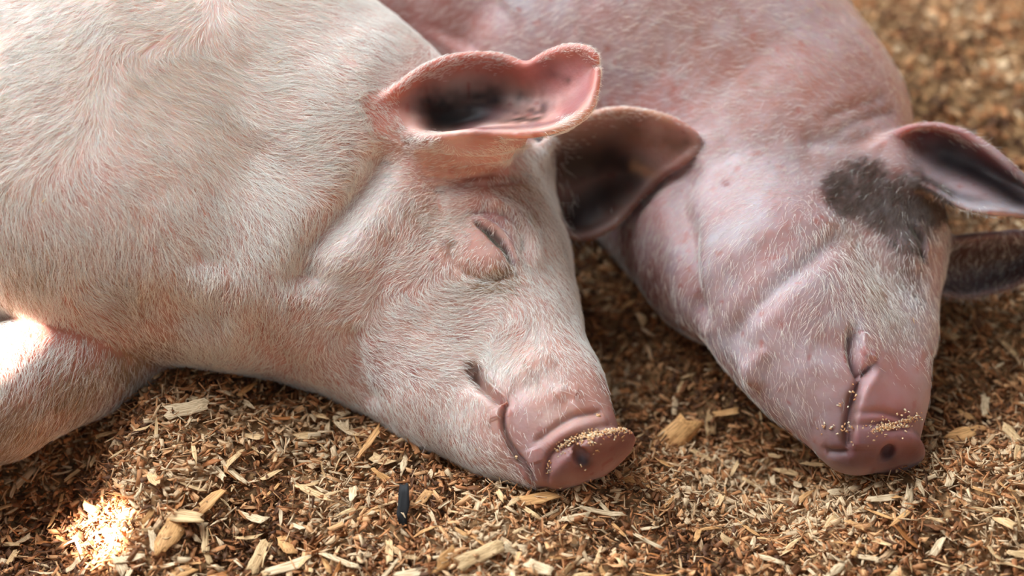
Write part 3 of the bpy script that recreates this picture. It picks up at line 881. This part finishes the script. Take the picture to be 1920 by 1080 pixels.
# ------------------------------------------------------------------ unseen plank wall added to block the sun, holes shaped for the sun patches
WX = -2.4
def through(P):
    s_ = (WX - P[0]) / SUN_DIR[0]
    return (P + SUN_DIR * s_)[1:]
def hole(pix, z, sdf=None):
    out = []
    for px, py in pix:
        if sdf is None:
            P = W(px, py, z)
            for _ in range(5): P = W(px, py, zg(P[None, :2])[0] + .007)
            out.append(through(P))
        else: out.append(through(CAM + ray(px, py) * raycast(sdf, px, py)[0]))
    return np.array(out)
HOLES = [hole([(108, 992), (160, 958), (230, 940), (262, 955), (246, 1000), (232, 1050), (190, 1055), (150, 1020)], zg(W(190, 1000, 0)[None, :2])[0]),
         hole([(-110, 700), (-60, 655), (5, 618), (50, 600), (105, 612), (132, 640), (110, 690), (50, 750), (-50, 800)], 0, near),
         hole([(-200, 30), (-20, 20), (30, 80), (22, 200), (-10, 280), (-200, 330)], 0, near)]
M_PLANK, nt, bs = new_mat('old_planks')
wv = node(nt, 'ShaderNodeTexWave'); wv.inputs['Scale'].default_value = 9; wv.inputs['Distortion'].default_value = 6; wv.bands_direction = 'Y'
rp = node(nt, 'ShaderNodeValToRGB')
rp.color_ramp.elements[0].color = (.10, .075, .055, 1); rp.color_ramp.elements[1].color = (.21, .16, .12, 1)
tc = node(nt, 'ShaderNodeTexCoord')
nt.links.new(tc.outputs['Object'], wv.inputs['Vector']); nt.links.new(wv.outputs['Fac'], rp.inputs['Fac']); nt.links.new(rp.outputs['Color'], bs.inputs['Base Color'])
bs.inputs['Roughness'].default_value = .85
wall = link('sun_blocker_wall', None, None, kind='structure', label='unseen plank wall added left of the pigs to block and shape the sun')
def plank(y0, y1, z0, z1, poly=None):
    bm = bmesh.new()
    off = random.uniform(-.006, .006)
    def prism(pts):
        a_ = [bm.verts.new((WX + off, *p)) for p in pts]; b_ = [bm.verts.new((WX + off - .022, *p)) for p in pts]
        n = len(pts)
        bm.faces.new(a_); bm.faces.new(b_[::-1])
        for i in range(n): bm.faces.new((a_[i], b_[i], b_[(i + 1) % n], a_[(i + 1) % n]))
    if poly is None:
        prism([(y0, z0), (y1, z0), (y1, z1), (y0, z1)])
    else:
        c = poly.mean(0)
        def out(p):
            d = p - c
            k = min([((y1 if d[0] > 0 else y0) - c[0]) / d[0] if abs(d[0]) > 1e-9 else 1e9, ((z1 if d[1] > 0 else z0) - c[1]) / d[1] if abs(d[1]) > 1e-9 else 1e9])
            return c + d * k
        pts = list(poly) + [np.array(q) for q in ((y0, z0), (y1, z0), (y1, z1), (y0, z1))]
        an = lambda p: math.atan2(p[1] - c[1], p[0] - c[0])
        hp = sorted(poly, key=an)
        def on(theta):
            d = np.array([math.cos(theta), math.sin(theta)])
            best = 0
            for i in range(len(hp)):
                a_, b_ = hp[i] - c, hp[(i + 1) % len(hp)] - c
                M = np.array([d, a_ - b_]).T
                if abs(np.linalg.det(M)) < 1e-12: continue
                t, u_ = np.linalg.solve(M, a_)
                if t > 0 and -1e-6 <= u_ <= 1 + 1e-6: best = max(best, t)
            return c + d * best
        th = sorted(an(p) for p in pts)
        for a_, b_ in zip(th, th[1:] + th[:1]):
            i0, i1 = on(a_), on(b_)
            prism([i0, out(c + (i0 - c) * 1.0001), out(c + (i1 - c) * 1.0001), i1])
    me = bpy.data.meshes.new('plank'); bm.to_mesh(me); bm.free(); me.materials.append(M_PLANK)
    link('plank', me, wall)
ZT = 4.4
spans = []
for H in HOLES:
    lo, hi = H.min(0) - .014, H.max(0) + .014
    spans.append((lo[0], hi[0], lo[1], hi[1], H))
spans.sort(key=lambda q: q[0])
print('holes', [tuple(round(float(x), 2) for x in q[:4]) for q in spans])
y = -2.6
for y0, y1, z0, z1, H in spans + [(0.30, 0.30, 0, 0, None)]:
    n = max(1, round((y0 - y) / .16))
    if y0 > y + .001:
        for i in range(n): plank(y + (y0 - y) * i / n, y + (y0 - y) * (i + 1) / n, -.05, ZT)
    if H is not None:
        plank(y0, y1, -.05, z0); plank(y0, y1, z0, z1, H); plank(y0, y1, z1, ZT)
    y = max(y, y1)

TONES = [lin(222, 190, 150), lin(198, 154, 110), lin(174, 124, 82), lin(148, 98, 60), lin(226, 202, 166), lin(118, 78, 48), lin(84, 56, 36)]
def warmer(c, k):
    c = c * np.array([k, k * .92, k * .86])
    return c * min(1, .86 / c.max())
TONES = [warmer(c, 1.6) for c in TONES]
def strips(P, L, Wi, th, curl, twist, yaw, pitch, roll, nseg, taper, shear=None):
    n = len(P); K = nseg + 1
    t = np.linspace(0, 1, K)[None, :]
    x = (t - .5) * L[:, None]
    zc = curl[:, None] * L[:, None] * ((2 * t - 1) ** 2)
    wv = Wi[:, None] * (1 - taper[:, None] * t ** 1.5) * .5
    tw = twist[:, None] * (t - .5)
    V = np.zeros((n, K, 4, 3))
    for q, (sy, sz) in enumerate(((-1, -1), (1, -1), (1, 1), (-1, 1))):
        yy, zz = sy * wv, sz * th[:, None] * .5
        V[:, :, q, 0] = x; V[:, :, q, 1] = yy * np.cos(tw) - zz * np.sin(tw); V[:, :, q, 2] = zc + yy * np.sin(tw) + zz * np.cos(tw)
    if shear is not None: V[:, :, :, 0] += V[:, :, :, 1] * shear[:, :, None]
    V = V.reshape(n, K * 4, 3)
    G = V / 0.02; G[:, :, 2] = (np.arange(n) * .37)[:, None]; strips.grain = G.reshape(-1, 3)
    def rot(V, i, j, a):
        c, s = np.cos(a)[:, None], np.sin(a)[:, None]
        A, B = V[:, :, i] * c - V[:, :, j] * s, V[:, :, i] * s + V[:, :, j] * c
        V[:, :, i], V[:, :, j] = A, B
    rot(V, 1, 2, roll); rot(V, 0, 2, pitch); rot(V, 0, 1, yaw)
    V = V + P[:, None]
    Fq = []
    for s in range(nseg):
        o, p = s * 4, s * 4 + 4
        for q in range(4):
            q2 = (q + 1) % 4
            Fq.append((o + q, o + q2, p + q2, p + q))
    Fq.append((3, 2, 1, 0)); e = nseg * 4; Fq.append((e, e + 1, e + 2, e + 3))
    Fq = np.array(Fq)
    Fa = (Fq[None] + (np.arange(n) * K * 4)[:, None, None]).reshape(-1, 4)
    return V.reshape(-1, 3), Fa, K * 4
def scatter(n, x0, x1, y0, y1, seed):
    r = np.random.default_rng(seed)
    P2 = np.stack([r.uniform(x0, x1, n), r.uniform(y0, y1, n)], 1)
    z = zg(P2)
    P = np.concatenate([P2, z[:, None]], 1)
    px, py, _ = proj(P)
    keep = (px > -260) & (px < 2180) & (py > -160) & (py < 1260)
    P = P[keep]
    dn, df = near(P), far(P)
    return P[(dn > -.012) & (df > -.012)]
def tone(P, n, r, bias=0):
    a = np.clip(.5 + .5 * vnoise(P, .06, 31) + r.normal(0, .30, n) + .08 + bias, 0, .999)
    pal = np.array([TONES[6], TONES[5], TONES[3], TONES[2], TONES[1], TONES[0], TONES[4]])
    return pal[(a * 7).astype(int)] * r.uniform(.8, 1.1, n)[:, None]
def add_grain(me, g):
    a = me.attributes.new('Grain', 'FLOAT_VECTOR', 'POINT')
    a.data.foreach_set('vector', g.astype(np.float32).ravel())
def mass(name, parts, label):
    Vs, Fs, Cs, o = [], [], [], 0
    grain = np.concatenate([p[3] for p in parts]); parts = [p[:3] for p in parts]
    for V, Fq, c in parts:
        Vs.append(V); Fs.append(Fq + o); Cs.append(c); o += len(V)
    me = mesh_np(name, np.concatenate(Vs), np.concatenate(Fs))
    color_attr(me, np.concatenate(Cs))
    add_grain(me, grain)
    me.materials.append(M_CHIP)
    link(name, me, None, kind='stuff', label=label, category='wood shavings')
parts = []
def add(P, seed, Lr, Wr, nseg, lift, bias=0, tilt=.35):
    r = np.random.default_rng(seed); n = len(P)
    L = r.uniform(*Lr, n) * r.uniform(.6, 1, n); Wi = np.minimum(L * .8, r.uniform(*Wr, n))
    Q = P + np.stack([np.zeros(n), np.zeros(n), r.uniform(-.003, lift, n)], 1)
    V, Fq, k = strips(Q, L, Wi, r.uniform(.0003, .0007, n), r.normal(0, .07, n), r.normal(0, .4, n), r.uniform(0, 6.3, n), r.normal(0, tilt, n), r.normal(0, tilt * 1.3, n), nseg, r.uniform(0, 1, n) ** 4 * .9, np.stack([r.normal(0, .8, n)] + [r.normal(0, .5, n)] * (nseg - 1) + [r.normal(0, .8, n)], 1))
    parts.append((V, Fq, np.repeat(tone(P, n, r, bias), k, 0), strips.grain))
add(scatter(30000, -.75, .85, -.48, .12, 1), 1, (.006, .018), (.0015, .0055), 2, .008)
add(scatter(52000, -.75, .85, -.48, .12, 2), 2, (.002, .007), (.0008, .003), 1, .007)
add(scatter(16000, -.2, 1.1, .12, 1.15, 3), 3, (.008, .022), (.002, .008), 1, .010, -.14)  # shavings farther back toned darker, blocked light put into their colour
add(scatter(22000, -.75, .85, -.48, .12, 4), 4, (.006, .020), (.0005, .0014), 1, .011, .05, .45)
mass('loose_shavings', parts, 'layer of small loose wood shavings and sawdust around both pigs')
print('tris in shavings', sum(len(p[1]) * 2 for p in parts))

# single shavings: the ones that show largest
protos = []
def flake(i):
    r = np.random.default_rng(100 + i)
    wid = [.14, .24, .38][i % 3] * r.uniform(.85, 1.15)
    bend = [.01, .10, -.10][(i // 3) % 3] * r.uniform(.8, 1.3)
    K, Y_ = 5, 4
    x = np.linspace(-.5, .5, K) + r.normal(0, .02, K) * ([0] + [1] * (K - 2) + [0])
    ta, tb_ = r.choice([0, .1, .3, .8], 2)
    sp = 1 - ta * np.clip(x * 2, 0, 1) ** 1.5 - tb_ * np.clip(-x * 2, 0, 1) ** 1.5
    th = r.uniform(.014, .026); tw = r.normal(0, .4)
    ends = r.normal(0, .055, (2, Y_)) + np.linspace(-1, 1, Y_)[None] * r.normal(0, .07, (2, 1))
    edge = r.normal(0, .035, (K, 2)) * wid * 2
    rows = []
    for k_ in range(K):
        ys = np.linspace(-.5, .5, Y_) * wid * sp[k_]; ys[0] += edge[k_, 0]; ys[-1] += edge[k_, 1]
        row = []
        for sg_ in (-1, 1):
            for q in (range(Y_) if sg_ < 0 else range(Y_ - 1, -1, -1)):
                y_ = ys[q]; xs = x[k_] + (ends[0, q] if k_ == 0 else ends[1, q] if k_ == K - 1 else 0)
                z_ = bend * ((2 * x[k_]) ** 2 - .4) + sg_ * th / 2 + (.10 if bend >= 0 else -.10) * wid * (2 * y_ / wid) ** 2
                a_ = tw * x[k_]
                row.append((xs, y_ * math.cos(a_) - z_ * math.sin(a_), y_ * math.sin(a_) + z_ * math.cos(a_)))
        rows += row
    Fq = []; R8 = 2 * Y_
    for k_ in range(K - 1):
        for q in range(R8):
            q2 = (q + 1) % R8
            Fq.append((k_ * R8 + q, k_ * R8 + q2, k_ * R8 + R8 + q2, k_ * R8 + R8 + q))
    for o_, fl in ((0, 1), ((K - 1) * R8, 0)):
        for q in range(Y_ - 1):
            f = (q, q + 1, R8 - 2 - q, R8 - 1 - q)
            Fq.append(tuple(o_ + j for j in (f[::-1] if fl else f)))
    me = mesh_np('wood_shaving', np.array(rows), np.array(Fq)); me.materials.append(M_CHIPO)
    return me
protos = [flake(i) for i in range(36)]
SHAPES = ['slim', 'medium', 'broad']; BENDS = ['flat', 'curled', 'arched']
TN = [('cream', lin(230, 208, 172)), ('yellowish', lin(230, 198, 150)), ('tan', lin(206, 160, 106)), ('orange-brown', lin(176, 118, 66)), ('dark brown', lin(112, 74, 46))]
TN = [(n, warmer(c, 1.35)) for n, c in TN]
def region(px, py):
    if px < 330 and py < 920: return "in the hollow below the foreleg"
    if px < 330: return 'beside the sunlit patch'
    if px < 700 and py < 830: return "under the front pig's throat"
    if px < 620: return 'on the ridge right of the sunlit patch'
    if px < 950 and py < 960: return "under the front pig's chin"
    if px < 1000: return "at the bottom edge below the front chin"
    if px < 1260 and py > 880: return "in front of the front pig's snout"
    if py < 700 and px < 1450: return 'in the gap between the pigs'
    if px < 1500 and py < 900: return "between the two snouts"
    if px < 1560: return "in the foreground between the snouts"
    if px > 1720 and py < 700: return "behind the rear pig's head"
    if px > 1720 and py < 900: return "right of the rear pig's snout"
    return "in front of the rear pig's snout"
def single(px, py, L, shape, bend, tn, yaw, pitch=0.0, roll=0.0, lift=.006, label=None, category='wood shaving', P=None, wmul=1.0):
    if P is None:
        P = W(px, py, 0.0)
        for _ in range(4):
            P = W(px, py, zg(P[None, :2])[0] + lift)
    o = link('wood_shaving', protos[(shape + 3 * bend + 9 * random.randrange(4)) % 36], None)
    o.location = P; o.scale = (L, L * wmul, L * .8)
    o.rotation_euler = (roll, pitch, yaw)
    jit = random.uniform(.85, 1.08)
    o.color = (*[min(1, c * jit) for c in TN[tn][1]], 1)
    size = 'long' if L > .022 else 'short' if L < .015 else 'midsized'
    o['label'] = label or f"{size} {TN[tn][0]} {SHAPES[shape]} {BENDS[bend]} shaving {region(px, py)}"
    o['category'] = category; o['group'] = 'wood shavings on the bedding'
    return o
special = [
    (1262, 822, .050, 2, 2, 2, .6, -.3, .5, "broad tan flake standing up to the right of the front pig's snout", 1.1),
    (350, 768, .034, 2, 1, 0, .3, 0, .2, "broad cream flake below the front pig's foreleg, out of focus", 1.0),
    (335, 968, .040, 2, 0, 1, -.15, 0, .1, 'broad pale yellow splinter with ragged end right of the sunlit patch', .8),
    (388, 945, .036, 1, 0, 2, .75, -.25, .2, 'tan splinter leaning on the ragged flake right of the sunlit patch', .9),
    (364, 845, .040, 0, 0, 1, 1.85, .2, 0, "long slender pale splinter pointing up the bank under the foreleg", .8),
    (432, 880, .044, 0, 1, 0, 2.3, 0, .3, 'curled cream sliver forming a loop in the lower left foreground', .8),
    (650, 806, .024, 1, 1, 0, 2.4, 0, .2, "short bright cream curl under the front pig's throat", 1),
    (690, 832, .036, 0, 0, 2, 1.0, -.2, 0, "long thin tan stick leaning under the front pig's jaw", 1),
    (900, 1042, .038, 2, 1, 1, .5, 0, .3, "broad pale yellow chip at the bottom edge below the front pig's snout", .8),
    (545, 1062, .036, 1, 0, 0, .35, 0, 0, 'cream chip with tapered ends at the bottom edge in the left half', .9),
    (485, 1045, .030, 2, 1, 1, 1.3, 0, .3, 'pale upright chip next to the cream bottom-edge chip', .8),
    (640, 1052, .032, 0, 1, 0, -.4, 0, .2, 'thin curved cream sliver at the bottom edge left of center', 1),
    (318, 1005, .034, 2, 2, 2, 1.2, 0, .3, 'rounded tan husk just right of the sunlit patch', 1.2),
    (1655, 935, .022, 1, 0, 0, .1, 0, 0, "cream chip flat before the rear pig's snout", 1),
    (1690, 970, .032, 0, 0, 2, .7, 0, 0, "tan splinter in front of the rear pig's snout", 1),
    (1800, 815, .026, 2, 0, 2, .3, 0, .2, "squarish tan flake right of the rear pig's snout", 1.3),
    (1480, 885, .026, 1, 2, 1, -.3, 0, .2, "pale curved flake just left of the rear pig's snout", 1),
    (1010, 935, .036, 1, 0, 2, .3, .1, 0, "tan splinter lying under the front pig's snout tip", 1),
    (590, 925, .030, 1, 1, 1, -.5, 0, .1, 'pale chip lying across darker sawdust below the throat of the front pig', 1),
    (1130, 960, .034, 0, 1, 0, -.2, 0, 0, 'thin cream sliver below the tip of the front snout', 1),
]
for px, py, L, sh, be, tn, yaw, pi_, ro, lab, wm in special:
    single(px, py, L, sh, be, tn, yaw, pi_, ro, .009, lab, wmul=wm)
r = np.random.default_rng(77)
cnt, tries = 0, 0
cand = np.stack([r.uniform(-10, 1930, 3000), 1080 - 560 * r.random(3000) ** 1.35], 1)
tb = np.minimum(raycast(near, cand[:, 0], cand[:, 1]), raycast(far, cand[:, 0], cand[:, 1]))
taken = []
for (px, py), t in zip(cand, tb):
    if cnt >= 272: break
    P = W(px, py, 0.0); P = W(px, py, zg(P[None, :2])[0] + .007)
    tg = (P - CAM) @ F_
    if t < tg + .015 or near(P[None])[0] < .010 or far(P[None])[0] < .010: continue
    if any(abs(px - a) + abs(py - b) < 26 for a, b in taken): continue
    taken.append((px, py)); cnt += 1
    tn = int(np.clip(r.normal(1.4, 1.1), 0, 4))
    single(px, py, r.uniform(.011, .027), int(r.choice(3, p=[.45, .35, .2])), int(r.integers(3)), tn, r.uniform(0, 6.28), r.normal(0, .25), r.normal(0, .3), .007)
bylab = {}
for o in COL.objects:
    if o.get('category') == 'wood shaving': bylab.setdefault(o['label'], []).append(o)
ORD = {2: ['left', 'right'], 3: ['leftmost', 'middle', 'rightmost'], 4: ['leftmost', 'second', 'third', 'rightmost'], 5: ['leftmost', 'second', 'third', 'fourth', 'rightmost']}
NUM = {2: 'two', 3: 'three', 4: 'four', 5: 'five'}
for lab, os_ in bylab.items():
    if len(os_) in ORD:
        os_.sort(key=lambda o: proj(np.array(o.location)[None])[0][0])
        for o, wd_ in zip(os_, ORD[len(os_)]): o['label'] = f"{lab}, {wd_} of {NUM[len(os_)]}"

# crumbs of sawdust stuck to the snouts, and stray bits on the hide
def crumbs(name, sdf, lines, n, label, seed, size=(.0008, .0028)):
    r = np.random.default_rng(seed)
    c = np.concatenate([catmull(l, 10) for l in lines])
    q = c[r.integers(len(c), size=n)] + r.normal(0, 1, (n, 2)) * 10 * r.random((n, 1)) ** 1.5
    tt = raycast(sdf, q[:, 0], q[:, 1]); q, tt = q[tt < 1.3], tt[tt < 1.3]; n = len(tt)
    P = CAM + np.stack([ray(a, b) for a, b in q]) * (tt - .0006)[:, None]
    L = r.uniform(*size, n)
    V, Fq, k = strips(P, L, L * r.uniform(.35, .8, n), r.uniform(.0004, .0008, n), r.normal(0, .1, n), r.normal(0, .5, n), r.uniform(0, 6.3, n), r.normal(0, .5, n), r.normal(.5, .5, n), 1, r.uniform(0, .5, n))
    col = np.array([TONES[0], TONES[0], lin(240, 222, 190), TONES[1]])[r.integers(4, size=n)]
    me = mesh_np(name, V, Fq); color_attr(me, np.repeat(col, k, 0)); add_grain(me, strips.grain); me.materials.append(M_CHIP)
    link(name, me, None, kind='stuff', label=label, category='sawdust')
crumbs('sawdust_crumbs', near, [[(1050, 838), (1075, 823), (1110, 815)], [(1090, 822), (1130, 812), (1185, 806)], [(1110, 812), (1150, 806), (1180, 800)], [(1110, 830), (1170, 812)], [(1032, 868), (1050, 838)], [(1032, 880), (1045, 845)]], 400, "pale sawdust crumbs stuck along the rim of the front pig's snout", 1)
crumbs('sawdust_crumbs', near, [[(890, 845), (930, 860)], [(1120, 845), (1100, 880)], [(940, 820), (968, 860)], [(1060, 730), (1120, 780)]], 34, "scattered sawdust specks on the front pig's chin and snout", 2)
crumbs('sawdust_crumbs', far, [[(1580, 800), (1575, 760)], [(1600, 735), (1592, 800)], [(1605, 830), (1640, 805), (1700, 800)], [(1640, 805), (1690, 790), (1720, 780)], [(1545, 800), (1580, 808)], [(1620, 830), (1690, 820)]], 340, "pale sawdust crumbs around the rear pig's mouth and snout", 3, (.0008, .0026))
def stray(px, py, L, yaw, tn, label, sdf):
    P = CAM + ray(px, py) * (raycast(sdf, px, py)[0] - .0012)
    o = single(px, py, L, 0, 0, tn, yaw, 0, .4, 0, label, 'straw bit', P, .6)
    o['group'] = 'stray bits on the hide'
    o.name = 'straw_bit'
stray(524, 115, .011, .9, 0, "thin cream straw bit on the front pig's upper back", near)
stray(86, 373, .013, 1.1, 1, "pale straw bit on the front pig's shoulder near the left edge", near)
stray(1608, 798, .009, 1.4, 0, "bright cream splinter stuck at the rear pig's mouth corner", far)
stray(1713, 600, .010, 1.5, 1, "pale splinter caught on the rear pig's nose bridge", far)
tw = single(757, 945, .036, 1, 0, 4, 1.5, -.5, 0, .012, 'charred black twig stub standing up under the front chin', 'twig')
tw.name = 'twig'; tw.color = (.012, .010, .010, 1)
print('single shavings', cnt)
